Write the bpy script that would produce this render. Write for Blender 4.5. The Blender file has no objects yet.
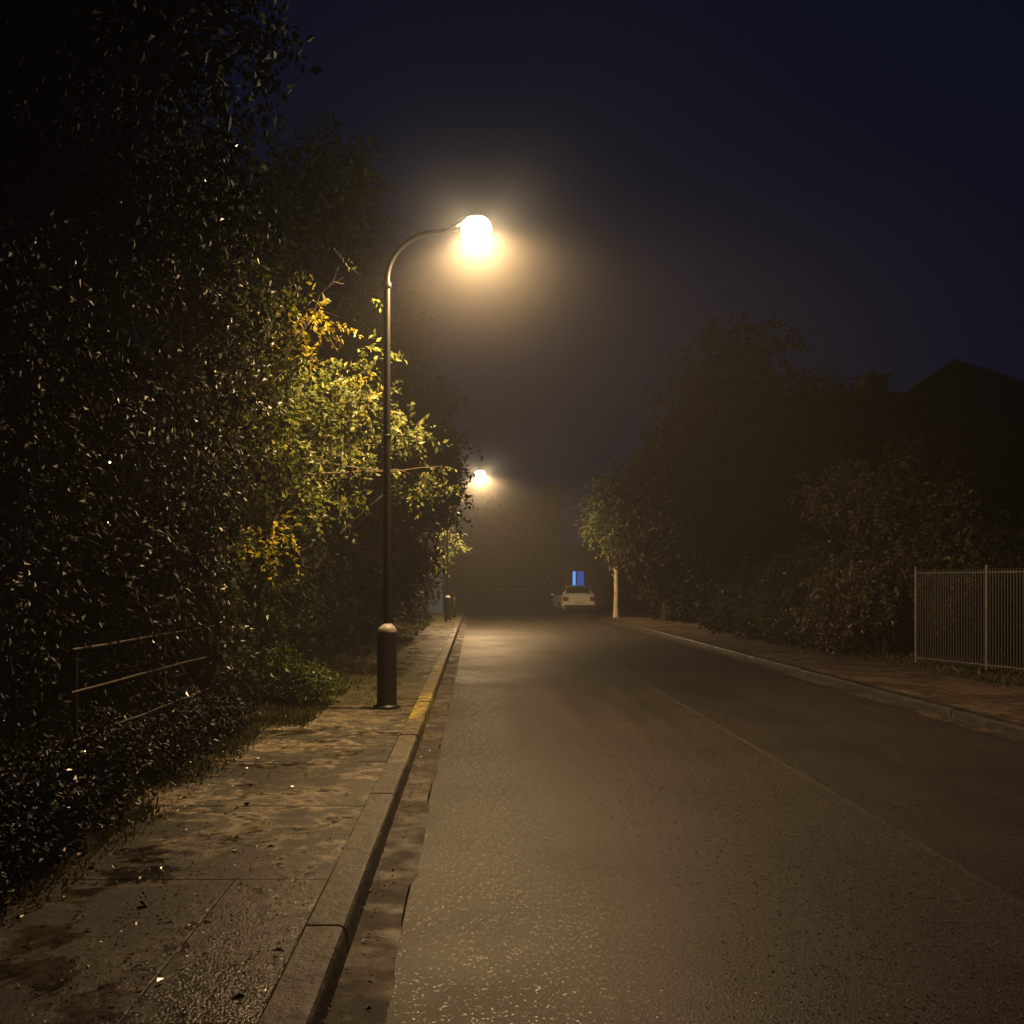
import bpy, math, numpy as np
from mathutils import Vector
rng = np.random.default_rng(7)
S = bpy.context.scene
C = S.collection

# ------------------------------------------------------------------ helpers
class MB:
    def __init__(s): s.v=[]; s.n=0; s.l=[]; s.cnt=[]; s.m=[]; s.sm=[]
    def add(s, v, f, mat=0, smooth=False):
        v=np.asarray(v,float).reshape(-1,3); f=np.asarray(f,int)
        if f.ndim==1: f=f.reshape(1,-1)
        s.v.append(v); s.l.append((f+s.n).ravel()); s.cnt.append(np.full(len(f),f.shape[1]))
        s.m.append(np.full(len(f),mat)); s.sm.append(np.full(len(f),smooth)); s.n+=len(v)
    def box(s,x0,x1,y0,y1,z0,z1,mat=0):
        v=[(x0,y0,z0),(x1,y0,z0),(x1,y1,z0),(x0,y1,z0),(x0,y0,z1),(x1,y0,z1),(x1,y1,z1),(x0,y1,z1)]
        s.add(v,[(3,2,1,0),(4,5,6,7),(0,1,5,4),(1,2,6,5),(2,3,7,6),(3,0,4,7)],mat)
    def tube(s,pts,rad,mat=0,sides=8,cap=True):
        pts=np.asarray(pts,float); n=len(pts); rad=np.broadcast_to(np.asarray(rad,float),(n,))
        t=np.gradient(pts,axis=0); t/=np.linalg.norm(t,axis=1)[:,None]+1e-9
        ref=np.array([0.31,0.95,0.05]) if abs(t[:,2]).mean()>.5 else np.array([0.02,0.03,1.])
        a=np.cross(t,ref); a/=np.linalg.norm(a,axis=1)[:,None]; b=np.cross(t,a)
        an=np.linspace(0,2*math.pi,sides,endpoint=False)
        v=pts[:,None]+rad[:,None,None]*(np.cos(an)[None,:,None]*a[:,None]+np.sin(an)[None,:,None]*b[:,None])
        f=[]
        for i in range(n-1):
            for j in range(sides):
                k=(j+1)%sides; f.append((i*sides+j,i*sides+k,(i+1)*sides+k,(i+1)*sides+j))
        s.add(v,f,mat,True)
        if cap:
            s.add(v[0],np.arange(sides)[::-1],mat); s.add(v[-1],np.arange(sides),mat)
    def lathe(s,prof,c,mat=0,sides=24,smooth=True,sx=1,sy=1):
        an=np.linspace(0,2*math.pi,sides,endpoint=False); p=np.asarray(prof,float)
        v=np.stack([c[0]+sx*p[:,0,None]*np.cos(an),c[1]+sy*p[:,0,None]*np.sin(an),c[2]+np.repeat(p[:,1,None],sides,1)],-1)
        f=[]
        for i in range(len(p)-1):
            for j in range(sides):
                k=(j+1)%sides; f.append((i*sides+j,i*sides+k,(i+1)*sides+k,(i+1)*sides+j))
        s.add(v,f,mat,smooth)
    def obj(s,name,mats,parent=None):
        V=np.concatenate(s.v); L=np.concatenate(s.l); cn=np.concatenate(s.cnt)
        me=bpy.data.meshes.new(name); me.vertices.add(len(V)); me.vertices.foreach_set('co',V.ravel())
        me.loops.add(len(L)); me.loops.foreach_set('vertex_index',L)
        me.polygons.add(len(cn)); st=np.concatenate([[0],np.cumsum(cn)[:-1]])
        me.polygons.foreach_set('loop_start',st); me.polygons.foreach_set('loop_total',cn)
        me.polygons.foreach_set('material_index',np.concatenate(s.m))
        me.polygons.foreach_set('use_smooth',np.concatenate(s.sm))
        for m in mats: me.materials.append(m)
        me.update(); me.validate()
        o=bpy.data.objects.new(name,me); C.objects.link(o)
        if parent: o.parent=parent
        return o

def nrm(a): return a/(np.linalg.norm(a,axis=-1,keepdims=True)+1e-9)

def mat(name):
    m=bpy.data.materials.new(name); m.use_nodes=True; nt=m.node_tree
    for n in list(nt.nodes): nt.nodes.remove(n)
    return m,nt,nt.nodes.new('ShaderNodeOutputMaterial')
def N(nt,t,**k):
    n=nt.nodes.new(t)
    for a,b in k.items(): setattr(n,a,b)
    return n
def noise(nt,co,scale,detail=4,rough=.55,dist=0):
    n=N(nt,'ShaderNodeTexNoise'); n.inputs['Scale'].default_value=scale; n.inputs['Detail'].default_value=detail
    n.inputs['Roughness'].default_value=rough; n.inputs['Distortion'].default_value=dist
    nt.links.new(co,n.inputs['Vector']); return n.outputs['Fac']
def ramp(nt,fac,stops):
    r=N(nt,'ShaderNodeValToRGB'); e=r.color_ramp.elements
    while len(e)<len(stops): e.new(.5)
    for i,(p,c) in enumerate(stops):
        e[i].position=p; e[i].color=(c if len(c)==4 else (*c,1)) if hasattr(c,'__len__') else (c,c,c,1)
    nt.links.new(fac,r.inputs['Fac']); return r.outputs['Color']
def mix(nt,fac,a,b,mode='MIX'):
    m=N(nt,'ShaderNodeMix',data_type='RGBA',blend_type=mode)
    for s,val in ((m.inputs[0],fac),(m.inputs[6],a),(m.inputs[7],b)):
        if isinstance(val,(int,float)): s.default_value=val
        elif isinstance(val,tuple): s.default_value=(*val,1)
        else: nt.links.new(val,s)
    return m.outputs[2]
def bump(nt,h,strength,dist,prev=None):
    b=N(nt,'ShaderNodeBump'); b.inputs['Strength'].default_value=strength; b.inputs['Distance'].default_value=dist
    nt.links.new(h,b.inputs['Height'])
    if prev: nt.links.new(prev,b.inputs['Normal'])
    return b.outputs['Normal']
def pbsdf(nt,out,col,rough,normal=None,metal=0,spec=.5):
    p=N(nt,'ShaderNodeBsdfPrincipled')
    for k,val in (('Base Color',col),('Roughness',rough),('Metallic',metal),('Specular IOR Level',spec)):
        if isinstance(val,(int,float)): p.inputs[k].default_value=val
        elif isinstance(val,tuple): p.inputs[k].default_value=(*val,1)
        else: nt.links.new(val,p.inputs[k])
    if normal: nt.links.new(normal,p.inputs['Normal'])
    if out: nt.links.new(p.outputs[0],out.inputs['Surface'])
    return p
def co(nt): return N(nt,'ShaderNodeTexCoord').outputs['Object']
def sepx(nt,c):
    s=N(nt,'ShaderNodeSeparateXYZ'); nt.links.new(c,s.inputs[0]); return s
def math_(nt,op,a,b=0,c=None):
    m=N(nt,'ShaderNodeMath',operation=op)
    for i,val in enumerate((a,b,c)):
        if val is None: continue
        if isinstance(val,(int,float)): m.inputs[i].default_value=val
        else: nt.links.new(val,m.inputs[i])
    return m.outputs[0]

# ------------------------------------------------------------------ materials
def simple(name,col,rough=.6,metal=0,var=.3,scale=8,bstr=.2,spec=.5):
    m,nt,o=mat(name); c=co(nt); f=noise(nt,c,scale,6)
    dark=tuple(x*(1-var) for x in col); lite=tuple(min(1,x*(1+var)) for x in col)
    pbsdf(nt,o,ramp(nt,f,[(.3,dark),(.7,lite)]),rough,bump(nt,noise(nt,c,scale*8,4),bstr,.01),metal,spec); return m

def m_asphalt():
    m,nt,o=mat('asphalt'); c=co(nt); s=sepx(nt,c)
    fine=noise(nt,c,80,3,.8); vor=N(nt,'ShaderNodeTexVoronoi'); vor.inputs['Scale'].default_value=95; nt.links.new(c,vor.inputs['Vector'])
    vc=sepx(nt,vor.outputs['Color'])
    big=noise(nt,c,.5,5,.6)
    mp=N(nt,'ShaderNodeMapping'); mp.inputs['Scale'].default_value=(1.3,.07,1); nt.links.new(c,mp.inputs['Vector'])
    streak=noise(nt,mp.outputs[0],1.6,7,.65)
    base=ramp(nt,fine,[(.38,(.008,.0065,.005)),(.5,(.036,.031,.025)),(.6,(.085,.074,.058)),(.70,(.30,.26,.20))])
    cell=ramp(nt,vc.outputs['X'],[(.0,.4),(.75,.9),(.93,1.2),(.97,2.4)])
    base=mix(nt,1.0,base,cell,'MULTIPLY')
    base=mix(nt,.55,base,ramp(nt,big,[(.3,.7),(.7,1.2)]),'MULTIPLY')
    base=mix(nt,.9,base,ramp(nt,streak,[(.3,.5),(.72,1.4)]),'MULTIPLY')
    wob=math_(nt,'MULTIPLY',noise(nt,c,2.5,4),.05)
    d=math_(nt,'ABSOLUTE',math_(nt,'SUBTRACT',math_(nt,'ADD',s.outputs['X'],wob),2.75))
    seam=ramp(nt,d,[(.0,1),(.03,0)])
    base=mix(nt,math_(nt,'MULTIPLY',math_(nt,'MULTIPLY',seam,noise(nt,c,1.3,4)),.7),base,(.13,.12,.10))
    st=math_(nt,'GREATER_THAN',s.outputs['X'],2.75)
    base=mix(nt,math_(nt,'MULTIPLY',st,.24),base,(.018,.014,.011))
    nb=bump(nt,fine,.55,.005); nb=bump(nt,vor.outputs['Distance'],.4,.0045,nb)
    r=mix(nt,math_(nt,'GREATER_THAN',vc.outputs['Y'],.92),ramp(nt,big,[(.3,.50),(.75,.68)]),(.2,.2,.2))
    pbsdf(nt,o,base,r,nb,spec=.42); return m

def m_pave(name,a,b,left=True):
    m,nt,o=mat(name); c=co(nt); s=sepx(nt,c)
    n1=noise(nt,c,.9,6,.62,.4); n2=noise(nt,c,14,6,.7); n3=noise(nt,c,110,3,.7); n4=noise(nt,c,2.6,7,.65,.3)
    n5=noise(nt,c,5.5,8,.72,.6)
    pat=math_(nt,'ADD',math_(nt,'MULTIPLY',n1,.5),math_(nt,'MULTIPLY',n5,.5))
    base=ramp(nt,pat,[(.43,a),(.49,tuple((x+y)*.33 for x,y in zip(a,b))),(.53,b)])
    base=mix(nt,.9,base,ramp(nt,n2,[(.35,.3),(.65,1.3)]),'MULTIPLY')
    base=mix(nt,.9,base,ramp(nt,n3,[(.35,.4),(.65,1.45)]),'MULTIPLY')
    nb=bump(nt,n3,.45,.006); nb=bump(nt,n2,.5,.018,nb)
    r=ramp(nt,n4,[(.38,.5),(.55,.8)])
    if left:
        mk=ramp(nt,n4,[(.48,0),(.54,1)])
        base=mix(nt,math_(nt,'MULTIPLY',mk,.78),base,(.020,.021,.008))
        far=ramp(nt,math_(nt,'DIVIDE',s.outputs['Y'],40),[(.24,0),(.32,1)])
        base=mix(nt,math_(nt,'MULTIPLY',far,.8),base,ramp(nt,n2,[(.4,(.02,.024,.007)),(.6,(.12,.105,.04))]))
        near_y=math_(nt,'ADD',s.outputs['Y'],math_(nt,'MULTIPLY',math_(nt,'SUBTRACT',pat,.5),9))
        near_dark=ramp(nt,math_(nt,'DIVIDE',near_y,10),[(.50,1),(.66,0)])
        base=mix(nt,math_(nt,'MULTIPLY',near_dark,.78),base,(.010,.0065,.003))  # slab colour mixed to dark brown towards the camera, noisy edge
        v=N(nt,'ShaderNodeTexVoronoi'); v.inputs['Scale'].default_value=85; nt.links.new(c,v.inputs['Vector'])
        gx=ramp(nt,math_(nt,'ADD',s.outputs['X'],math_(nt,'ADD',1.6,math_(nt,'MULTIPLY',math_(nt,'SUBTRACT',n5,.5),1.2))),[(.30,0),(.50,1)])
        gy=ramp(nt,math_(nt,'DIVIDE',math_(nt,'ADD',s.outputs['Y'],math_(nt,'MULTIPLY',n5,2)),10),[(.50,1),(.62,0)])
        g=math_(nt,'MULTIPLY',gx,gy)
        nb=bump(nt,math_(nt,'MULTIPLY',math_(nt,'SUBTRACT',1,v.outputs['Distance']),g),.55,.008,nb)
        base=mix(nt,math_(nt,'MULTIPLY',g,.7),base,ramp(nt,sepx(nt,v.outputs['Color']).outputs['Y'],[(0,(.006,.004,.002)),(.85,(.02,.016,.009)),(1,(.07,.055,.035))]))
        r=mix(nt,g,ramp(nt,n4,[(.40,.13),(.49,.6)]),(.20,.20,.20))
    pbsdf(nt,o,base,r,nb,spec=.45); return m

def m_kerb(name,k,yellow):
    m,nt,o=mat(name); c=co(nt); s=sepx(nt,c)
    n1=noise(nt,c,6,7,.7); n2=noise(nt,c,90,3,.7); n0=noise(nt,c,.8,4); n3=noise(nt,c,20,6,.7)
    base=ramp(nt,n1,[(.35,(.04*k,.033*k,.022*k)),(.65,(.21*k,.18*k,.135*k))])
    base=mix(nt,.9,base,ramp(nt,n2,[(.35,.45),(.65,1.4)]),'MULTIPLY')
    base=mix(nt,.9,base,ramp(nt,n3,[(.38,.3),(.6,1.25)]),'MULTIPLY')
    base=mix(nt,.8,base,ramp(nt,n0,[(.35,.5),(.65,1.25)]),'MULTIPLY')
    if yellow:
        yy=ramp(nt,math_(nt,'DIVIDE',s.outputs['Y'],40),[(.20,0),(.27,1),(.62,1),(.64,0)])
        seg=ramp(nt,math_(nt,'FRACT',math_(nt,'DIVIDE',s.outputs['Y'],5.4)),[(.0,1),(.45,1),(.47,.35)])
        wear=ramp(nt,noise(nt,c,8,6,.75),[(.45,0),(.54,1)])
        f=math_(nt,'MULTIPLY',math_(nt,'MULTIPLY',yy,wear),seg)
        base=mix(nt,math_(nt,'MULTIPLY',f,.9),base,(.46,.37,.035))
        near_dark=ramp(nt,math_(nt,'DIVIDE',math_(nt,'ADD',s.outputs['Y'],math_(nt,'MULTIPLY',n1,2)),10),[(.45,1),(.75,0)])  # damp kerb stones nearer the camera
        base=mix(nt,math_(nt,'MULTIPLY',near_dark,.6),base,(.020,.014,.007))
    pbsdf(nt,o,base,ramp(nt,n1,[(.3,.32),(.7,.75)]),bump(nt,n2,.5,.006,bump(nt,n1,.8,.04))); return m

def m_leaf(name,c0,c1,c2,trans=.35,rough=.38,spec=.5,varr=False):
    m,nt,o=mat(name); g=N(nt,'ShaderNodeNewGeometry'); f=g.outputs['Random Per Island']
    big=noise(nt,co(nt),1.1,3)
    col=ramp(nt,f,[(0,c0),(.55,c1),(1,c2)])
    col=mix(nt,.7,col,ramp(nt,big,[(.3,.5),(.7,1.35)]),'MULTIPLY')
    if varr: rough=ramp(nt,f,[(0,.6),(.7,.5),(.85,.22)])
    p=pbsdf(nt,None,col,rough,spec=spec)
    if trans<=0: nt.links.new(p.outputs[0],o.inputs['Surface']); return m
    t=N(nt,'ShaderNodeBsdfTranslucent'); nt.links.new(mix(nt,1.0,col,(1.4,1.35,.75),'MULTIPLY'),t.inputs[0])
    ms=N(nt,'ShaderNodeMixShader'); ms.inputs[0].default_value=trans
    nt.links.new(p.outputs[0],ms.inputs[1]); nt.links.new(t.outputs[0],ms.inputs[2]); nt.links.new(ms.outputs[0],o.inputs['Surface'])
    return m

def m_emit(name,col,st):
    m,nt,o=mat(name); e=N(nt,'ShaderNodeEmission'); e.inputs[0].default_value=(*col,1); e.inputs[1].default_value=st
    nt.links.new(e.outputs[0],o.inputs['Surface']); return m

ASPH=m_asphalt()
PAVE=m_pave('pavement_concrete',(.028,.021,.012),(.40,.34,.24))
PAVER=m_pave('pavement_right',(.070,.045,.027),(.17,.12,.075),False)
GUT=m_pave('gutter_concrete',(.030,.023,.014),(.12,.095,.063),False)
KERB=m_kerb('kerb_concrete',1.0,True); KERBR=m_kerb('worn_kerb_concrete',.36,False)
SOIL=simple('soil',(.011,.0085,.0045),.95,var=.5,scale=2,bstr=.6,spec=.2)
BARK=simple('bark',(.03,.022,.015),.9,var=.5,scale=9,bstr=.8,spec=.2)
TWIG=simple('twig_bark',(.16,.12,.08),.8,var=.4,scale=9,bstr=.5,spec=.3)
BARKP=simple('pale_bark',(.45,.39,.29),.8,var=.3,scale=7,bstr=.6)
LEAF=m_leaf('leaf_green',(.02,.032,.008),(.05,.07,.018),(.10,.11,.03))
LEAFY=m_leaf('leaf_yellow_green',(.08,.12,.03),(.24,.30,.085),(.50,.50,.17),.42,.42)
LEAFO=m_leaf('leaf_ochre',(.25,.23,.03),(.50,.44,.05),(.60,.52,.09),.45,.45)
LEAFD=m_leaf('leaf_dark_glossy',(.010,.013,.005),(.02,.023,.009),(.036,.034,.015),0,.24,.42,True)
LEAFR=m_leaf('leaf_far',(.010,.013,.005),(.018,.021,.008),(.032,.032,.012),.0,.6,.15)
GRASS=m_leaf('grass_blade',(.045,.055,.012),(.08,.09,.022),(.15,.135,.045),.3,.5)
LITTER=m_leaf('dead_leaf',(.04,.025,.010),(.10,.06,.022),(.26,.18,.06),.0,.28)
STEEL=simple('dark_painted_steel',(.022,.020,.019),.45,.2,.3,14,.15)
GALV=simple('galvanised_steel',(.26,.255,.24),.5,.4,.25,12,.1)
RUST=simple('dark_metal_rail',(.07,.055,.045),.5,.5,.4,16,.3)
COLLAR=simple('pale_collar',(.36,.34,.29),.5,0,.2,12,.1)

# ------------------------------------------------------------------ foliage
def leaves(mb,P,D,L,W,m,up=.5):
    n=len(P); D=nrm(D)
    nn=nrm(rng.normal(size=(n,3))+np.array([0,0,up])); side=nrm(np.cross(D,nn)); nn=np.cross(side,D)
    L=np.broadcast_to(L,(n,))[:,None]*rng.uniform(.6,1.3,(n,1)); w=L*W
    v=np.stack([P, P+D*L*.42+side*w*.5+nn*L*.08, P+D*L-nn*L*.1, P+D*L*.42-side*w*.5+nn*L*.08],1).reshape(-1,3)
    i=np.arange(n)[:,None]*4
    mb.add(v,np.concatenate([i+np.array([[0,2,1]]),i+np.array([[0,3,2]])]),m)
def sprigs(mb,c,r,n,k,slen,leaf,m,mtw=None,droop=.25,zmin=.12,W=.55,out=.8,bias=.45):
    c=np.array(c,float); r=np.array(r,float)*np.ones(3)
    u=nrm(rng.normal(size=(n,3))); rad=rng.uniform(0,1,(n,1))**bias
    p=c+u*rad*r*rng.uniform(.8,1.15,(n,1)); p=p[p[:,2]>zmin]; u=u[:len(p)] if len(p)==n else nrm(p-c); n=len(p)
    if n==0: return
    d=nrm(u*out+rng.normal(size=(n,3))*.5+np.array([0,0,-droop])); L=slen*rng.uniform(.5,1.35,n)
    t=np.linspace(.1,1,k)
    pos=p[:,None]+d[:,None]*(L[:,None]*t)[...,None]; pos[...,2]-=(.18*L[:,None]*t**2)
    side=nrm(np.cross(d,rng.normal(size=(n,3))))
    sg=np.where(np.arange(k)%2==0,1,-1)[None,:,None]
    D=d[:,None]*.6+side[:,None]*sg+rng.normal(size=(n,k,3))*.4+np.array([0,0,-.25])
    leaves(mb,pos.reshape(-1,3),D.reshape(-1,3),leaf,W,m)
    if mtw is not None:
        a=p; b=pos[:,-1]; s2=side*.004
        v=np.stack([a-s2,a+s2,b+s2*.5,b-s2*.5],1).reshape(-1,3); mb.add(v,np.arange(n)[:,None]*4+np.array([[0,1,2,3]]),mtw)
def limb(mb,a,b,r0,r1,m=0,sag=.15,seg=6,j=.06):
    a=np.array(a,float); b=np.array(b,float); t=np.linspace(0,1,seg)[:,None]; L=np.linalg.norm(b-a)
    p=a+(b-a)*t; p[:,2]+=(np.sin(t[:,0]*math.pi)*sag*L*.5); p[1:-1]+=rng.normal(size=(seg-2,3))*L*j*.5
    mb.tube(p,np.linspace(r0,r1,seg),m,6)
def tree(name,base,H,r,clumps,leaf,mats,k=8,slen=.35,leafm=1,mtw=0,droop=.25,lean=(0,0),fork=.35,W=.55,lr=.5,jit=.5,tap=.85):
    mb=MB(); b=np.array([base[0],base[1],0.0]); top=b+np.array([lean[0],lean[1],H])
    t=np.linspace(0,1,9)[:,None]; p=b+(top-b)*t; p[1:,:2]+=rng.normal(size=(8,2))*r*jit
    rr=r*(1-tap*t[:,0]); rr[0]*=1.3; mb.tube(p,rr,0,10)
    for cl in clumps:
        cz=cl[2]; f=np.clip((cz-1.0)/H*rng.uniform(.5,.85),fork*.5,.95); i=int(f*8)
        limb(mb,p[i],cl[:3],rr[i]*lr,.008)
        sprigs(mb,cl[:3],cl[3:6],int(cl[6]),k,slen,leaf,cl[7] if len(cl)>7 else leafm,mtw,droop,W=W)
    return mb.obj(name,mats)
def crown(cx,cy,cz,rx,ry,rz,n,cr,ns,zlo=None):
    o=[]
    for i in range(n):
        u=nrm(rng.normal(size=3)); q=rng.uniform(.35,.85)
        x,y,z=cx+u[0]*rx*q,cy+u[1]*ry*q,cz+u[2]*rz*q
        if zlo is not None: z=max(z,zlo)
        s=cr*rng.uniform(.65,1.25); o.append((x,y,z,s,s,s*.75,ns*s*s/(cr*cr)))
    return o

# ------------------------------------------------------------------ ground, road, pavements
mb=MB(); mb.add([(-400,-60,-.03),(400,-60,-.03),(400,800,-.03),(-400,800,-.03)],[0,1,2,3]); mb.obj('ground',[SOIL])
mb=MB()
mb.add([(-.34,-12,0),(5.42,-12,0),(5.42,46,0),(-.34,46,0)],[0,1,2,3])
mb.add([(-.34,46,0),(40,46,0),(40,56,0),(-.34,56,0)],[0,1,2,3])
mb.add([(-.34,56,0),(5.42,56,0),(5.42,90,0),(-.34,90,0)],[0,1,2,3])
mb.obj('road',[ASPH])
# gutters with a slightly ragged asphalt edge
mb=MB()
ys=np.arange(-12,90,.25); e=-.33+np.cumsum(rng.normal(size=len(ys)))*.0; e=-.33+.012*np.sin(ys*2.3)+rng.normal(size=len(ys))*.008
v=np.concatenate([np.stack([np.full(len(ys),-.56),ys,np.full(len(ys),.006)],1),np.stack([e,ys,np.full(len(ys),.004)],1)]); n=len(ys)
mb.add(v,[(i,i+n,i+n+1,i+1) for i in range(n-1)],0)
mb.add([(5.40,-12,.004),(5.62,-12,.006),(5.62,45,.006),(5.40,45,.004)],[0,1,2,3]); mb.obj('gutter',[GUT])
def kerb(name,x0,x1,y0,y1,face,m,zt=.13):
    mb=MB(); y=y0
    while y<y1:
        l=.9; a=y+.004; b=y+l-.004; dz=rng.uniform(-.004,.004); dx=rng.uniform(-.003,.003); z=zt+dz
        X0,X1=x0+dx,x1+dx; e=.035
        if face>0: pr=[(X0,-.02),(X1+.012,-.02),(X1,z-e),(X1-e*.12,z-e*.6),(X1-e*.4,z-e*.2),(X1-e,z),(X0,z)]
        else: pr=[(X1,-.02),(X1,z),(X0+e,z),(X0+e*.4,z-e*.2),(X0+e*.12,z-e*.6),(X0,z-e),(X0-.01,-.02)]
        n=len(pr); v=[(px,a,pz) for px,pz in pr]+[(px,b,pz) for px,pz in pr]
        mb.add(v,[(i,(i+1)%n,(i+1)%n+n,i+n) for i in range(n)]); mb.add(v[:n],list(range(n))[::-1]); mb.add(v[n:],list(range(n)))
        y+=l
    # mortar-filled core so the joints stay shallow
    c=.012
    if face>0: mb.box(x0+c,x1-c,y0,y1,-.02,zt-.014)
    else: mb.box(x0+c,x1-c,y0,y1,-.02,zt-.014)
    return mb.obj(name,[m])
kerb('kerb',-.725,-.555,-8.3,75,1,KERB); kerb('kerb',5.62,5.77,-8,44.5,-1,KERBR,.115)
def sheet(name,x0,x1,y0,y1,z,m,amp=.008,nx=10,step=.5,edge=None):
    xs=np.linspace(x0,x1,nx); ys=np.arange(y0,y1,step); X,Y=np.meshgrid(xs,ys); Z=z+amp*(np.sin(X*3.1+Y*.7)+np.sin(Y*1.9-X*1.3))*.5
    Z=Z+ (rng.normal(size=Z.shape)*amp*.3)
    if edge is not None: Z=edge(X,Y,Z)
    v=np.stack([X,Y,Z],-1).reshape(-1,3); f=[]
    for j in range(len(ys)-1):
        for i in range(nx-1): a=j*nx+i; f.append((a,a+1,a+nx+1,a+nx))
    mb=MB(); mb.add(v,f,0,True); return mb.obj(name,[m])
mb=MB(); y=5.0-1.65*8
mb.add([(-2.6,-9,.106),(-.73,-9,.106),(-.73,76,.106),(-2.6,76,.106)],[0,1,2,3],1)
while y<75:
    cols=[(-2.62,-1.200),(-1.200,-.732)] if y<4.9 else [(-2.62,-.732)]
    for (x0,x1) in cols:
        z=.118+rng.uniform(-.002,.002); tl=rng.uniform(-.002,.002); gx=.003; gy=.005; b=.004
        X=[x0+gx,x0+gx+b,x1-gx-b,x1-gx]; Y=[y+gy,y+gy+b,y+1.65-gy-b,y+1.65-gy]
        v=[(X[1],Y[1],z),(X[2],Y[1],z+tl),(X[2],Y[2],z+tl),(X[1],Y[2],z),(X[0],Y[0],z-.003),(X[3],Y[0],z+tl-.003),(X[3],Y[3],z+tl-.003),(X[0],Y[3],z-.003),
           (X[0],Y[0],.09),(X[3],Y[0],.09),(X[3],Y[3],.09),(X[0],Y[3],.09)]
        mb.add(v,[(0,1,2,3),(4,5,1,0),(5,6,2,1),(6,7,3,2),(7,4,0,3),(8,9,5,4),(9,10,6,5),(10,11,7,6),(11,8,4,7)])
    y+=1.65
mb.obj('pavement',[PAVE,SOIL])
sheet('pavement',5.765,8.6,-8,44.5,.108,PAVER,.012)
bank=lambda X,Y,Z: Z+np.clip((-2.35-X)*.22,-.15,.6)+.05*np.sin(Y*1.7+X)
sheet('verge',-14,-2.1,-8,76,.12,SOIL,.04,28,.4,bank)
sheet('verge',8.45,40,-8,45,.1,SOIL,.04,26,.8)
sheet('verge',5.5,40,56.5,110,.05,SOIL,.04,20,1.)

def grass(name,regions,m,h=.12):
    mb=MB()
    for (x0,x1,y0,y1,n,hh,z) in regions:
        P=np.stack([rng.uniform(x0,x1,n),rng.uniform(y0,y1,n),np.full(n,z)],1)
        g=np.sin(P[:,0]*5+P[:,1]*2.1)+np.sin(P[:,1]*4.3)+rng.normal(size=n)*.8; P=P[g>-.5]; n=len(P)
        P[:,2]+=np.clip((-2.35-P[:,0])*.22,-.02,.6)
        D=np.stack([rng.normal(size=n)*.55,rng.normal(size=n)*.55,np.ones(n)],1)
        leaves(mb,P,D,hh*rng.uniform(.5,1.2,n),.13,0,0)
    mb.obj(name,[m])
grass('grass',[(-3.6,-2.1,2.6,12,30000,.10,.1),(-2.55,-1.98,2.6,12,14000,.065,.11),(-2.7,-1.75,10.3,14,8000,.085,.115),(-2.2,-1.1,12.2,22,9000,.05,.115),(-2.6,-1.6,14,40,9000,.12,.1),(-.95,-.72,11,30,1500,.035,.118),(-1.35,-.85,11.4,12.4,700,.04,.118),(-.78,-.70,4,11,500,.02,.118)],GRASS)
grass('grass',[(7.6,9.5,12,30,7000,.14,.09),(8,9,18,44,5000,.18,.09)],GRASS)
mb=MB(); n=1500
P=np.stack([-2.4+rng.exponential(.34,n),rng.uniform(3,16,n),np.full(n,.130)],1); P=P[P[:,0]<-.75]
leaves(mb,P,np.stack([rng.normal(size=len(P)),rng.normal(size=len(P)),rng.normal(size=len(P))*.12],1),.03,.6,0,3)
n=1300; P=np.stack([rng.uniform(-1.6,-.75,n),rng.normal(4.1,.8,n),np.full(n,.128)],1)
leaves(mb,P,rng.normal(size=(n,3))*np.array([1,1,.3]),.012,.7,0,2)
n=40; P=np.stack([rng.uniform(-2.1,-.8,n),rng.uniform(3.3,8,n),np.full(n,.134)],1)
leaves(mb,P,rng.normal(size=(n,3))*np.array([1,1,.2]),.05,.65,0,2)
n=260; P=np.stack([rng.normal(-.5,.05,n).clip(-.55,-.34),rng.uniform(3,20,n),np.full(n,.014)],1)
leaves(mb,P,rng.normal(size=(n,3))*np.array([1,1,.15]),.024,.6,0,3)
n=45; P=np.stack([rng.uniform(-.2,5.3,n),rng.uniform(5,25,n),np.full(n,.008)],1)
leaves(mb,P,rng.normal(size=(n,3))*np.array([1,1,.1]),.025,.6,0,3)
mb.obj('leaf_litter',[LITTER])

# ------------------------------------------------------------------ street lamps
LCOL=(1.0,.615,.275)
GLOW,nt,o=mat('lamp_glass'); e=N(nt,'ShaderNodeEmission'); e.inputs[0].default_value=(1.0,.84,.58,1); e.inputs[1].default_value=6
tr=N(nt,'ShaderNodeBsdfTransparent'); ad=N(nt,'ShaderNodeAddShader'); nt.links.new(e.outputs[0],ad.inputs[0]); nt.links.new(tr.outputs[0],ad.inputs[1]); nt.links.new(ad.outputs[0],o.inputs['Surface'])
mm,nt,o=mat('added_glow_mist'); vs=N(nt,'ShaderNodeVolumeScatter'); vs.inputs['Color'].default_value=(.97,.94,.9,1)  # added mist, density shaped around the lamp to give a glow
ln=N(nt,'ShaderNodeVectorMath',operation='LENGTH'); nt.links.new(co(nt),ln.inputs[0])
q=math_(nt,'POWER',math_(nt,'MAXIMUM',math_(nt,'SUBTRACT',1,math_(nt,'DIVIDE',ln.outputs['Value'],2.6)),0),3.6)
nt.links.new(math_(nt,'MULTIPLY',q,.058),vs.inputs['Density']); nt.links.new(vs.outputs[0],o.inputs['Volume']); GLOW_MIST=mm
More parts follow.
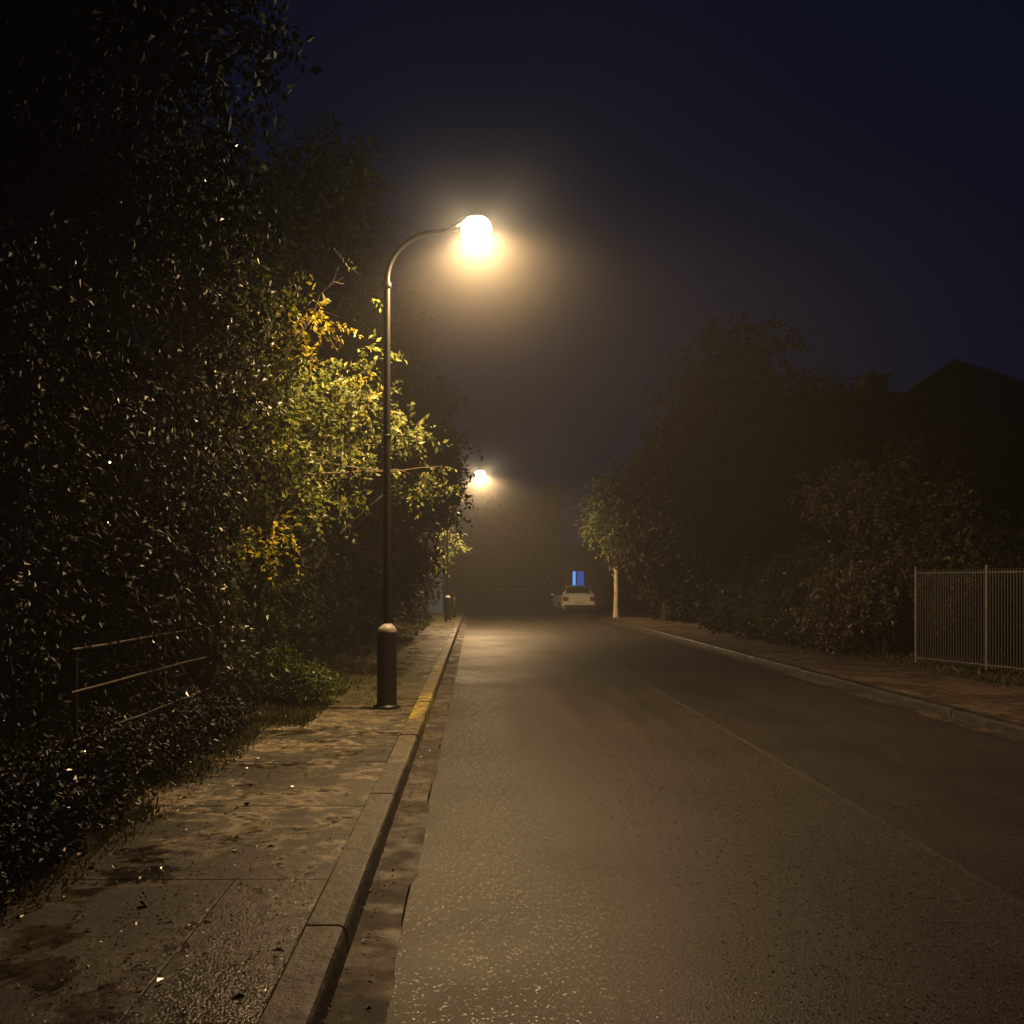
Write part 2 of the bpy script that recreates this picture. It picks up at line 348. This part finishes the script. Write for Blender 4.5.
def street_lamp(x,y,power,hx=1.06,H=5.80):
    e=bpy.data.objects.new('street_lamp',None); C.objects.link(e)
    z0=.12
    mb=MB()
    mb.lathe([(0,0),(.16,0),(.16,.03),(.125,.035),(.118,.06),(.118,.86),(.112,.90)],(x,y,z0),0,28)
    mb.lathe([(.113,.90),(.113,.935),(.095,.96),(.05,1.0),(.044,1.0)],(x,y,z0),1,28)
    mb.obj('base_sleeve',[STEEL,COLLAR],e)
    mb=MB()
    zc=H-.62-z0
    mb.tube([(x,y,z0+1.0),(x,y,z0+2.5),(x,y,z0+4.0),(x,y,z0+zc)],[.046,.045,.042,.040],0,16)
    mb.lathe([(.04,0),(.055,.01),(.055,.07),(.04,.08)],(x,y,z0+zc-.1),0,16)
    mb.lathe([(.044,0),(.052,.005),(.052,.03),(.044,.035)],(x,y,z0+3.2),0,16)
    mb.obj('pole',[STEEL],e)
    mb=MB(); R=.62; a=np.linspace(0,math.pi/2,14)
    arc=np.stack([x+R*(1-np.cos(a)),np.full(14,y),z0+zc+R*np.sin(a)*.93],1)
    arc=np.concatenate([arc,[[x+hx-.22,y,H-.005]]]); mb.tube(arc,np.linspace(.036,.028,15),0,12); mb.obj('arm',[STEEL],e)
    cx=x+hx
    mb=MB(); pr=[(0,.165),(.05,.162),(.09,.15),(.12,.125),(.125,.115),(.12,.11),(.10,.112)]
    mb.lathe(pr[::-1],(cx,y,H-.01),0,28); mb.tube([(cx-.30,y,H-.005),(cx-.2,y,H+.06),(cx-.08,y,H+.13)],[.03,.03,.025],0,12); mb.obj('hood',[STEEL],e)
    mb=MB(); a=np.linspace(-.8,math.pi/2,16)
    mb.lathe([(.18*math.cos(t),-.18*math.sin(t)) for t in a],(cx,y,H-.022),0,32); mb.obj('glass_globe',[GLOW],e)
    l=bpy.data.lights.new('lamp_light','SPOT'); l.energy=power; l.color=LCOL; l.shadow_soft_size=.08
    l.spot_size=math.radians(168); l.spot_blend=.5
    o=bpy.data.objects.new('lamp_light',l); C.objects.link(o); o.location=(cx,y,H-.05); o.rotation_euler=(0,math.radians(-7),0); o.parent=e
    l=bpy.data.lights.new('globe_light','POINT'); l.energy=power*.16; l.color=(1,.74,.43); l.shadow_soft_size=.12
    o=bpy.data.objects.new('globe_light',l); C.objects.link(o); o.location=(cx,y,H-.03); o.parent=e
    bpy.ops.mesh.primitive_ico_sphere_add(subdivisions=4,radius=2.6,location=(cx,y,H-.05)); s=bpy.context.object; s.name='added_mist_halo'; s.data.materials.append(GLOW_MIST); s.parent=e  # extra ball of mist, densest at the lamp, added for its halo
    return e
street_lamp(-1.045,11.84,1650)
street_lamp(-1.06,38.5,3000,hx=1.25)

# ------------------------------------------------------------------ left trees
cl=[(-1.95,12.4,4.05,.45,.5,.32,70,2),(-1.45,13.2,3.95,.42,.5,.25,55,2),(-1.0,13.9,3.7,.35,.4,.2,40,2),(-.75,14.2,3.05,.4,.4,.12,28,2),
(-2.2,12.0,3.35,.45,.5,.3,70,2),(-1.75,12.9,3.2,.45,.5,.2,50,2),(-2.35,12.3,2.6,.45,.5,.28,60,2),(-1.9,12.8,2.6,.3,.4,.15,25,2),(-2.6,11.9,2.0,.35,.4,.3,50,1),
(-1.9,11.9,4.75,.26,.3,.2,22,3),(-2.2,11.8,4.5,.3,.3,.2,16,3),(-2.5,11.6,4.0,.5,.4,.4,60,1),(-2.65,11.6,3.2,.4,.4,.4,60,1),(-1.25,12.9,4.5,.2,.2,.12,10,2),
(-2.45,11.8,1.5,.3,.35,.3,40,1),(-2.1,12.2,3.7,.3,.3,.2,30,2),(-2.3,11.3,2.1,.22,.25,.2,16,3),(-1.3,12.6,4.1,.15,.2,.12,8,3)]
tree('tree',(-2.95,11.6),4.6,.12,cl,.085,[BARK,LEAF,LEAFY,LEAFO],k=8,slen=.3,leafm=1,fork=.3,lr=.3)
cl=[]
for i in range(60):
    y=rng.uniform(6.0,11.2); x=-2.8-rng.uniform(0,2.4)-max(0,(9-y))*.14; z=rng.uniform(.7,5.5)
    if z>2.2: x+=.3
    s=rng.uniform(.45,.75); cl.append((x,y,z,s,s,s,100*s/.6))
cl+=[(-2.35,10.2,4.6,.5,.5,.5,90,2),(-2.45,10.4,3.7,.45,.5,.5,80,2),(-2.5,10.3,2.9,.4,.4,.5,70,2),(-2.6,9.5,5.2,.6,.6,.6,110),(-2.75,10.6,1.8,.3,.3,.6,80,2),(-2.75,10.7,1.0,.28,.28,.6,80,2),(-2.7,10.6,.5,.2,.2,.4,60)]
tree('tree',(-2.85,10.7),5.2,.12,cl,.07,[BARK,LEAFD,LEAF],k=9,slen=.3,fork=.2,lr=.15)
def bigtree(x,y,top,rx,zc,leaf,n=26,ns=110,m=LEAFR,r=.22,cr=None,extra=[],ry=None,name='tree',k=8):
    rz=(top-zc)*1.0
    cl=crown(x,y,zc,rx,ry or rx,rz,n,cr or rx*.38,ns,1.2)+list(extra)
    return tree(name,(x,y),top*.8,r,cl,leaf,[BARK,m],k=k,slen=leaf*3.2,mtw=None,lr=.35)
bigtree(-4.9,9.2,10.5,2.7,6.8,.12,34,160,LEAFR,extra=[(-2.5,9.5,7.2,.6,.7,.6,90),(-2.35,9.2,6.5,.5,.5,.4,60),(-3.,9,5.6,.9,.9,.8,140),(-3.3,9.2,8.2,.9,.9,.8,120)])
bigtree(-7.0,6.0,9,2.6,5.0,.12,24,140,LEAFR)
bigtree(-7.5,11,7,2.6,3.4,.15,30,120,LEAFR)
bigtree(-4.6,15.5,9.2,2.8,5.4,.13,34,150,LEAFR,extra=[(-2.3,15.5,8.1,.7,.8,.5,110),(-1.95,15.6,7.4,.6,.7,.6,120),(-1.9,16,6.2,.6,.8,.7,120),(-2.8,15.6,7.0,.9,.9,.9,150),(-2.4,16,5.2,.8,.8,.8,130),(-2.7,15,3.4,.8,.8,.9,130),(-3,14.5,2,.7,.9,.9,130)])
bigtree(-4.2,22,8.6,3.0,4.8,.16,34,120,LEAFR,extra=[(-1.9,22,7.2,.8,.9,.7,90),(-1.6,22.5,6.0,.8,.9,.7,100),(-1.7,22,4.6,.7,.9,.7,90),(-2.4,21,2.6,.8,1,1,110)])
bigtree(-3.9,29,8.4,2.8,4.6,.2,32,100,LEAFR,extra=[(-1.4,29,6.7,.8,.9,.7,70),(-1.1,29.5,5.6,.6,.9,.7,70),(-.95,29,4.6,.5,.9,.6,60),(-2.2,28,2.4,.8,1,1,90)])
bigtree(-3.9,34.8,8.0,2.5,4.4,.2,28,90,LEAFR,extra=[(-1.2,33.5,6.2,.6,.8,.6,60),(-1.05,33.5,5.3,.45,.7,.5,50),(-1.2,34,4.1,.5,.6,.35,40)])
bigtree(-4.4,45,8.2,3.0,4.2,.26,26,80,LEAFR)
bigtree(-4.8,56,9,3.2,4.6,.3,26,80,LEAFR)
tree('tree',(-1.9,39.5),3.6,.07,[(-1.0,39.6,3.4,.4,.4,.2,16),(-.65,39.8,3.1,.3,.35,.12,10),(-1.4,39.5,2.6,.4,.4,.4,24)],.15,[BARK,LEAFY],k=6,slen=.35,mtw=None)
def hedge(name,x0,x1,y0,y1,z0,z1,n,leaf,m,s0=.5,ns=90):
    mb=MB()
    for i in range(n):
        s=s0*rng.uniform(.7,1.3); c=(rng.uniform(x0,x1),rng.uniform(y0,y1),rng.uniform(z0,z1))
        sprigs(mb,c,(s,s,s),int(ns*s/s0),7,leaf*3,leaf,0,None,.2)
        if i%2==0: mb.tube([(c[0],c[1],0),(c[0]+rng.normal()*.1,c[1],c[2]*.5),(c[0],c[1],c[2])],[.03,.02,.008],1,5)
    return mb.obj(name,[m,BARK])
hedge('hedge',-4.6,-3.0,12.2,20,.4,2.6,40,.1,LEAF)
hedge('hedge',-4.4,-2.9,20,34,.4,2.6,44,.15,LEAFR,.65)
hedge('hedge',-4.2,-2.6,34,64,.5,2.6,46,.24,LEAFR,.9)
hedge('hedge',-5.2,-3.1,4.2,11,.3,1.6,52,.06,LEAFD,.45,100)
mb=MB()
for c,s in (((-2.3,12.1,.42),.32),((-2.05,12.3,.36),.26),((-2.55,12.0,.5),.3)): sprigs(mb,c,(s,s,s*.9),95,7,.2,.075,0,None,.1)
mb.tube([(-2.3,12.15,.05),(-2.3,12.1,.4)],[.02,.01],1,6); mb.obj('bush',[m_leaf('bush_leaf',(.04,.07,.015),(.09,.13,.03),(.15,.19,.045)),BARK])
mb=MB()
for i in range(190):
    y=rng.uniform(2.9,10.4) if i<110 else rng.uniform(2.9,6.2); c=(-2.3-rng.exponential(.42),y,.18+rng.uniform(0,.2)); c=(c[0],y,c[2]+max(0,(-2.35-c[0])*.2)); s=rng.uniform(.12,.25); sprigs(mb,c,(s,s*1.2,s*.7),int(60*s/.2),5,.11,.045,0,None,0,zmin=.12)
mb.obj('undergrowth',[LEAFD])
mb=MB()
for a,b in (((-2.9,11.6,3.4),(-1.15,11.5,4.85)),((-2.6,11.7,3.1),(-.95,12.6,3.0)),((-2.8,11.0,3.0),(-1.9,10.6,3.9)),((-2.8,10.8,2.2),(-2.1,10.4,3.0)),((-2.3,11.4,4.0),(-1.5,11.3,5.2)),((-2.2,12.2,2.9),(-.45,13.4,3.15))):
    a=np.array(a);b=np.array(b); t=np.linspace(0,1,8)[:,None]; p=a+(b-a)*t+rng.normal(size=(8,3))*.02; mb.tube(p,np.linspace(.013,.004,8),0,5)
    sprigs(mb,b,(.08,.08,.06),3,4,.14,.06,1,0)
    for q in range(4):
        i=3+q; e=p[i]+nrm(rng.normal(size=3)+np.array([.5,0,.4]))*.35; mb.tube([p[i],(p[i]+e)/2+rng.normal(size=3)*.02,e],[.006,.004,.002],0,4)
mb.obj('bare_branch',[TWIG,LEAFY])
mb=MB()
for z in (.5,.84,1.14):
    ys=np.linspace(6.9,11,7); mb.tube(np.stack([np.full(7,-2.78)+rng.normal(size=7)*.004,ys,np.full(7,z)+rng.normal(size=7)*.004],1),.0105,0,8)
for y in (7.0,9.0,11): mb.tube([(-2.80,y,.0),(-2.80,y,1.17)],.015,0,8)
mb.obj('metal_railing',[RUST])

# ------------------------------------------------------------------ right side
bigtree(8.5,31,9.4,2.9,5.2,.2,44,130,LEAFR,extra=[(8.0,31,9.1,.9,.9,.7,70),(9.1,31,8.7,.8,.8,.7,60),(6.3,31,6.6,1,1,.9,80),(6.2,31,5.0,1,1,1,90),(6.8,30,3.0,1,1,1.1,110),(8,29.5,2.2,1.1,1,1.1,130)])
bigtree(11.2,33,7.2,2.0,4.1,.2,30,110,LEAFR)
bigtree(7.6,39,8.0,2.4,4.4,.24,32,90,LEAFR,extra=[(6.1,39,5.4,.7,.8,.7,50),(6.3,39,4.2,.6,.9,.7,60)])
bigtree(10.4,26,5.9,2.0,3.3,.17,28,110,LEAFR)
bigtree(13.6,25,6.1,2.5,3.3,.17,34,110,LEAFR)
mb=MB(); p0=np.array([10.4,30,0.]); mb.tube([p0,p0+[.1,0,4],p0+[.2,0,7]],[.14,.09,.05],0,7)
for i in range(26):
    a=p0+np.array([.15,0,rng.uniform(4.5,7)]); d=nrm(np.array([rng.normal()*.7,rng.normal()*.5,rng.uniform(.5,1.2)])); L=rng.uniform(1.0,2.2); b=a+d*L
    mb.tube([a,(a+b)/2+rng.normal(size=3)*.1,b],[.03,.018,.006],0,4)
    for q in range(6):
        s=a+(b-a)*rng.uniform(.4,1); e=s+nrm(d+rng.normal(size=3)*.6)*rng.uniform(.3,.8); mb.tube([s,(s+e)/2+rng.normal(size=3)*.03,e],[.012,.008,.003],0,4)
mb.obj('bare_tree',[BARK])
cl=[]
for i in range(26):
    z=rng.uniform(.6,3.9); w=1.25 if z<2.6 else .8; cl.append((8.15+rng.uniform(-1,1)*w,19.8+rng.uniform(-.8,.8),z,.45,.45,.4,75))
cl+=[(6.9,19.6,3.2,.35,.3,.3,35),(6.6,19.6,3.5,.22,.2,.15,14),(8.3,19.7,4.1,.3,.3,.25,22),(9.3,19.6,3.6,.3,.3,.3,26)]
tree('tree',(8.1,19.9),3.6,.09,cl,.1,[BARK,m_leaf('leaf_brownish',(.05,.045,.02),(.095,.08,.036),(.18,.14,.07),.2,.45)],k=7,slen=.3,fork=.1,lr=.3)
hedge('hedge',7.2,9.6,21,29,.4,1.9,46,.13,LEAF,.6,90)
hedge('hedge',7.6,10.5,29,43,.4,2.2,40,.2,LEAFR,.8,80)
hedge('hedge',9.6,16,14,21,.5,2.4,60,.15,LEAFR,.75,90)
mb=MB(); A=np.array([8.15,18.5]); B=np.array([9.1,14.9]); Cc=np.array([9.6,7.0])
for P0,P1 in ((A,B),(B,Cc)):
    L=np.linalg.norm(P1-P0); d=(P1-P0)/L
    def pt(s,z): q=P0+d*s; return (q[0],q[1],z)
    for z in (.22,1.78): mb.tube([pt(0,z),pt(L,z)],.014,0,6)
    s=0
    while s<=L: mb.tube([pt(s,.1),pt(s,1.90)],.022,0,8); s+=1.75
    s=.07
    while s<L: mb.tube([pt(s,.16),pt(s,1.84)],.011,1,5); s+=.065
mb.obj('metal_fence',[GALV,simple('fence_bars',(.10,.092,.08),.55,.3,.2,12,.1)])
WALL=simple('brick_wall',(.12,.075,.05),.85,0,.3,5,.3); ROOF=simple('roof_tiles',(.03,.026,.023),.8,0,.3,6,.4,.2); GLS=simple('window_glass',(.02,.02,.025),.1,0,.1,3,0)
FRM=simple('window_frame',(.5,.5,.48),.5)
h=bpy.data.objects.new('brick_house',None); C.objects.link(h)
mb=MB(); mb.box(13,21,31,39,0,6.4); mb.box(11.4,13,32.5,38,0,6.3); mb.obj('walls',[WALL],h)
mb=MB()
v=[(12.7,30.6,6.35),(21.4,30.6,6.35),(21.4,39.4,6.35),(12.7,39.4,6.35),(16.4,34.2,9.25),(17.9,35.4,9.25)]
mb.add(v,[(0,1,5),(0,5,4)]); mb.add(v,[(1,2,5),(3,0,4)]); mb.add(v,[(2,3,4),(2,4,5)]); mb.add(v,[3,2,1,0])
v=[(11.1,32.2,6.32),(15,32.2,6.32),(15,38.3,6.32),(11.1,38.3,6.32),(11.9,35.2,8.35),(15,35.2,8.35)]
mb.add(v,[(0,1,5,4),(2,3,4,5)]); mb.add(v,[(3,0,4)]); mb.add(v,[3,2,1,0]); mb.obj('roof',[ROOF],h)
mb=MB(); mb.box(13.6,14.3,34.6,35.5,7.6,8.75); mb.box(13.54,14.36,34.54,35.56,8.75,8.83); mb.lathe([(.12,0),(.1,.25),(.0,.25)],(13.95,35.05,8.83),0,10); mb.obj('chimney',[WALL],h)
for i,(x,z) in enumerate(((14,1),(17,1),(14,3.9),(17,3.9),(19.2,3.9))):
    mb=MB(); mb.box(x,x+1.2,30.93,30.99,z,z+1.3,1); mb.box(x+.06,x+.57,30.91,30.935,z+.06,z+1.24,0); mb.box(x+.63,x+1.14,30.91,30.935,z+.06,z+1.24,0); mb.obj('window',[GLS,FRM],h)
cl=[(5.5,43,5.6,.6,.7,.5,44),(5.2,43.2,4.9,.6,.6,.45,44),(5.45,43,4.2,.55,.6,.4,40),(5.5,43.4,3.4,.4,.6,.3,26),(6.1,43,6.0,.6,.6,.5,34),(5.0,42.6,3.9,.35,.4,.25,18)]
tree('tree',(6.15,43.6),4.6,.12,cl,.16,[BARKP,LEAFY],k=7,slen=.5,mtw=None,fork=.9,lr=.3,jit=.08,tap=.6)
mb=MB()
for i in range(90):
    x=rng.uniform(-12,26); y=rng.uniform(80,96); top=6.5+2.8*math.sin(x*.5)+ (1.5 if x>4 else 0)
    z=rng.uniform(.8,max(2.5,top)); s=rng.uniform(1.2,2.2)
    sprigs(mb,(x,y,z),(s,s,s),90,7,1.2,.42,0,None,.2)
for i in range(16): x=rng.uniform(-12,26); mb.tube([(x,88,0),(x+.2,88,5)],[.25,.12],1,6)
mb.obj('distant_trees',[LEAFR,BARK])
hedge('hedge',8.5,16,57.5,62,.5,3.4,30,.28,LEAF,1.1,80)
mb=MB()
for z in (.45,.8,1.15): mb.tube([(1.5,72,z),(5.2,72,z)],.035,0,6)
for x in np.arange(1.5,5.3,.92): mb.tube([(x,72,0),(x,72,1.3)],.045,0,6)
mb.obj('rail_fence',[GALV])

b=bpy.data.objects.new('roadside_building',None); C.objects.link(b)
mb=MB(); mb.box(5.9,12,66,72,0,3.0); mb.obj('walls',[simple('render_wall',(.22,.2,.17),.9)],b)
mb=MB(); mb.add([(5.6,65.6,3.0),(12.3,65.6,3.0),(12.3,72.4,3.0),(5.6,72.4,3.0),(5.6,69,4.1),(12.3,69,4.1)],[(0,1,5,4),(2,3,4,5),(3,2,1,0)]); mb.add([(5.6,65.6,3.0),(5.6,72.4,3.0),(5.6,69,4.1)],[(0,2,1)]); mb.obj('roof',[ROOF],b)
mb=MB(); mb.box(6.35,7.25,65.92,65.985,.95,2.45,0); mb.box(6.43,6.62,65.89,65.925,1.03,2.37,2); mb.box(6.70,7.17,65.89,65.925,1.03,2.37,1); mb.obj('blue_lit_window',[GLS,m_emit('blue_light',(.04,.20,1.0),.30),m_emit('blue_light_bright',(.12,.40,1.0),1.0)],b)
mb=MB(); BL=simple('blue_paint',(.05,.12,.3),.5,.1,.25,6)
for i in range(8): mb.box(-2.62+i*.13,-2.51+i*.13,49.0,49.04,.15,2.1)
mb.box(-2.66,-1.6,49.045,49.08,.4,.5); mb.box(-2.66,-1.6,49.045,49.08,1.7,1.8); mb.obj('blue_gate',[BL])
mb=MB(); mb.lathe([(0,0),(.09,0),(.085,.75),(.06,.86),(0,.9)],(-.9,43,.12),0,14); mb.obj('bollard',[STEEL])
mb=MB(); t=np.linspace(0,1,14); mb.tube(np.stack([-1.9+t*13,np.full(14,52.),5.9-.9*np.sin(t*math.pi)+t*.4],1),.014,0,4); mb.obj('overhead_wire',[STEEL])

# ------------------------------------------------------------------ car (rear view hatchback)
def car(x,y,rot=0):
    e=bpy.data.objects.new('parked_car',None); C.objects.link(e)
    PA=simple('white_car_paint',(.75,.75,.73),.25,0,.05,3,0); G=simple('car_glass',(.012,.013,.015),.06,0,.1,3,0); T=simple('tyre_rubber',(.02,.02,.02),.8); RL=simple('tail_light_red',(.25,.01,.01),.2,0,.1,3,0); HB=simple('hubcap',(.4,.4,.42),.35,.8); PL=simple('number_plate',(.6,.55,.3),.5)
    st=[(-2.1,.72,.36,.80,.83,.58),(-2.04,.83,.26,.90,.96,.66),(-1.9,.87,.24,.94,1.06,.66),(-1.6,.88,.22,.95,1.38,.58),(-1.2,.89,.22,.95,1.44,.60),(0,.89,.22,.93,1.46,.62),(.55,.88,.22,.92,1.38,.60),(1.15,.87,.22,.91,.99,.68),(1.85,.82,.24,.78,.83,.6),(2.08,.7,.35,.62,.66,.5)]
    R=[]
    for (yy,w,zb,zt,zr,wr) in st:
        h=[(w*.85,zb),(w,zb+.12),(w*1.01,(zb+zt)/2),(w*.97,zt),(wr,zr-.04),(wr*.86,zr)]
        R.append([(a,yy,c) for a,c in h]+[(0,yy,zr+.02)]+[(-a,yy,c) for a,c in h[::-1]])
    mb=MB(); n=len(R[0])
    for i in range(len(R)-1):
        for j in range(n-1):
            seg=j if j<6 else 11-j; g=0
            if seg==3 and 3<=i<=5: g=1
            if seg in (4,5) and i in (2,6): g=1
            mb.add([R[i][j],R[i][j+1],R[i+1][j+1],R[i+1][j]],[0,1,2,3],g,False)
        mb.add([R[i][0],R[i][-1],R[i+1][-1],R[i+1][0]],[0,1,2,3],2)
    mb.add(R[0],list(range(n)),0); mb.add(R[-1],list(range(n))[::-1],0); mb.obj('body',[PA,G,T],e)
    mb=MB()
    for sx in (-1,1):
        for wy in (-1.3,1.3):
            an=[(0,-.09),(.2,-.09),(.2,-.1),(.31,-.1),(.33,-.06),(.33,.06),(.31,.1),(.2,.1),(.2,.09),(0,.09)]
            A=np.linspace(0,2*math.pi,22,endpoint=False); v=[(sx*.82+q,wy+r*math.cos(a),.33+r*math.sin(a)) for r,q in an for a in A]
            f=[(i*22+j,i*22+(j+1)%22,(i+1)*22+(j+1)%22,(i+1)*22+j) for i in range(9) for j in range(22)]
            mb.add(v,f,0)
            v2=[(sx*.935,wy+.19*math.cos(a),.33+.19*math.sin(a)) for a in A]; mb.add(v2,list(range(22)),1)
    mb.obj('wheels',[T,HB],e)
    mb=MB()
    for sx in (-1,1):
        xa,xb=sorted((sx*.56,sx*.82)); mb.box(xa,xb,-2.13,-2.05,.68,.88,0)
        xa,xb=sorted((sx*.9,sx*1.04)); mb.box(xa,xb,.7,.82,.92,1.04,2)
    mb.box(-.26,.26,-2.14,-2.105,.55,.66,1); mb.box(-.78,.78,-2.17,-2.0,.34,.47,3); mb.obj('lights_and_trim',[RL,PL,PA,T],e)
    e.location=(x,y,0); e.rotation_euler=(0,0,rot); return e
car(5.2,53.5,math.radians(4))

# ------------------------------------------------------------------ haze: a bank of mist lying along the street
m,nt,o=mat('haze'); vs=N(nt,'ShaderNodeVolumeScatter'); vs.inputs['Density'].default_value=.0037; vs.inputs['Anisotropy'].default_value=.1; vs.inputs['Color'].default_value=(.92,.93,.95,1)
nt.links.new(vs.outputs[0],o.inputs['Volume'])
bpy.ops.mesh.primitive_ico_sphere_add(subdivisions=5,radius=1,location=(.6,30,2.4)); hz=bpy.context.object; hz.name='haze'; hz.scale=(4.6,48,6.6); hz.data.materials.append(m)

# ------------------------------------------------------------------ world, camera
w=bpy.data.worlds.new('World'); S.world=w; w.use_nodes=True; nt=w.node_tree
bg=nt.nodes['Background']; sky=N(nt,'ShaderNodeTexSky',sky_type='NISHITA'); sky.sun_disc=False; sky.sun_elevation=math.radians(-6); sky.sun_rotation=math.radians(200)
nt.links.new(sky.outputs[0],bg.inputs[0]); bg.inputs[1].default_value=.008
bg2=N(nt,'ShaderNodeBackground'); bg2.inputs[0].default_value=(.0022,.0037,.0118,1); bg2.inputs[1].default_value=1
ad=N(nt,'ShaderNodeAddShader'); nt.links.new(bg.outputs[0],ad.inputs[0]); nt.links.new(bg2.outputs[0],ad.inputs[1]); nt.links.new(ad.outputs[0],nt.nodes['World Output'].inputs['Surface'])

cam=bpy.data.cameras.new('camera'); cam.sensor_width=36; cam.lens=36*1000/1024; cam.shift_x=.036; cam.shift_y=.0693; cam.clip_end=2000; cam.clip_start=.05
co_=bpy.data.objects.new('camera',cam); C.objects.link(co_); co_.location=(0,0,1.6); co_.rotation_euler=(math.pi/2,0,0); S.camera=co_
S.view_settings.view_transform='Standard'; S.view_settings.look='None'; S.view_settings.exposure=0
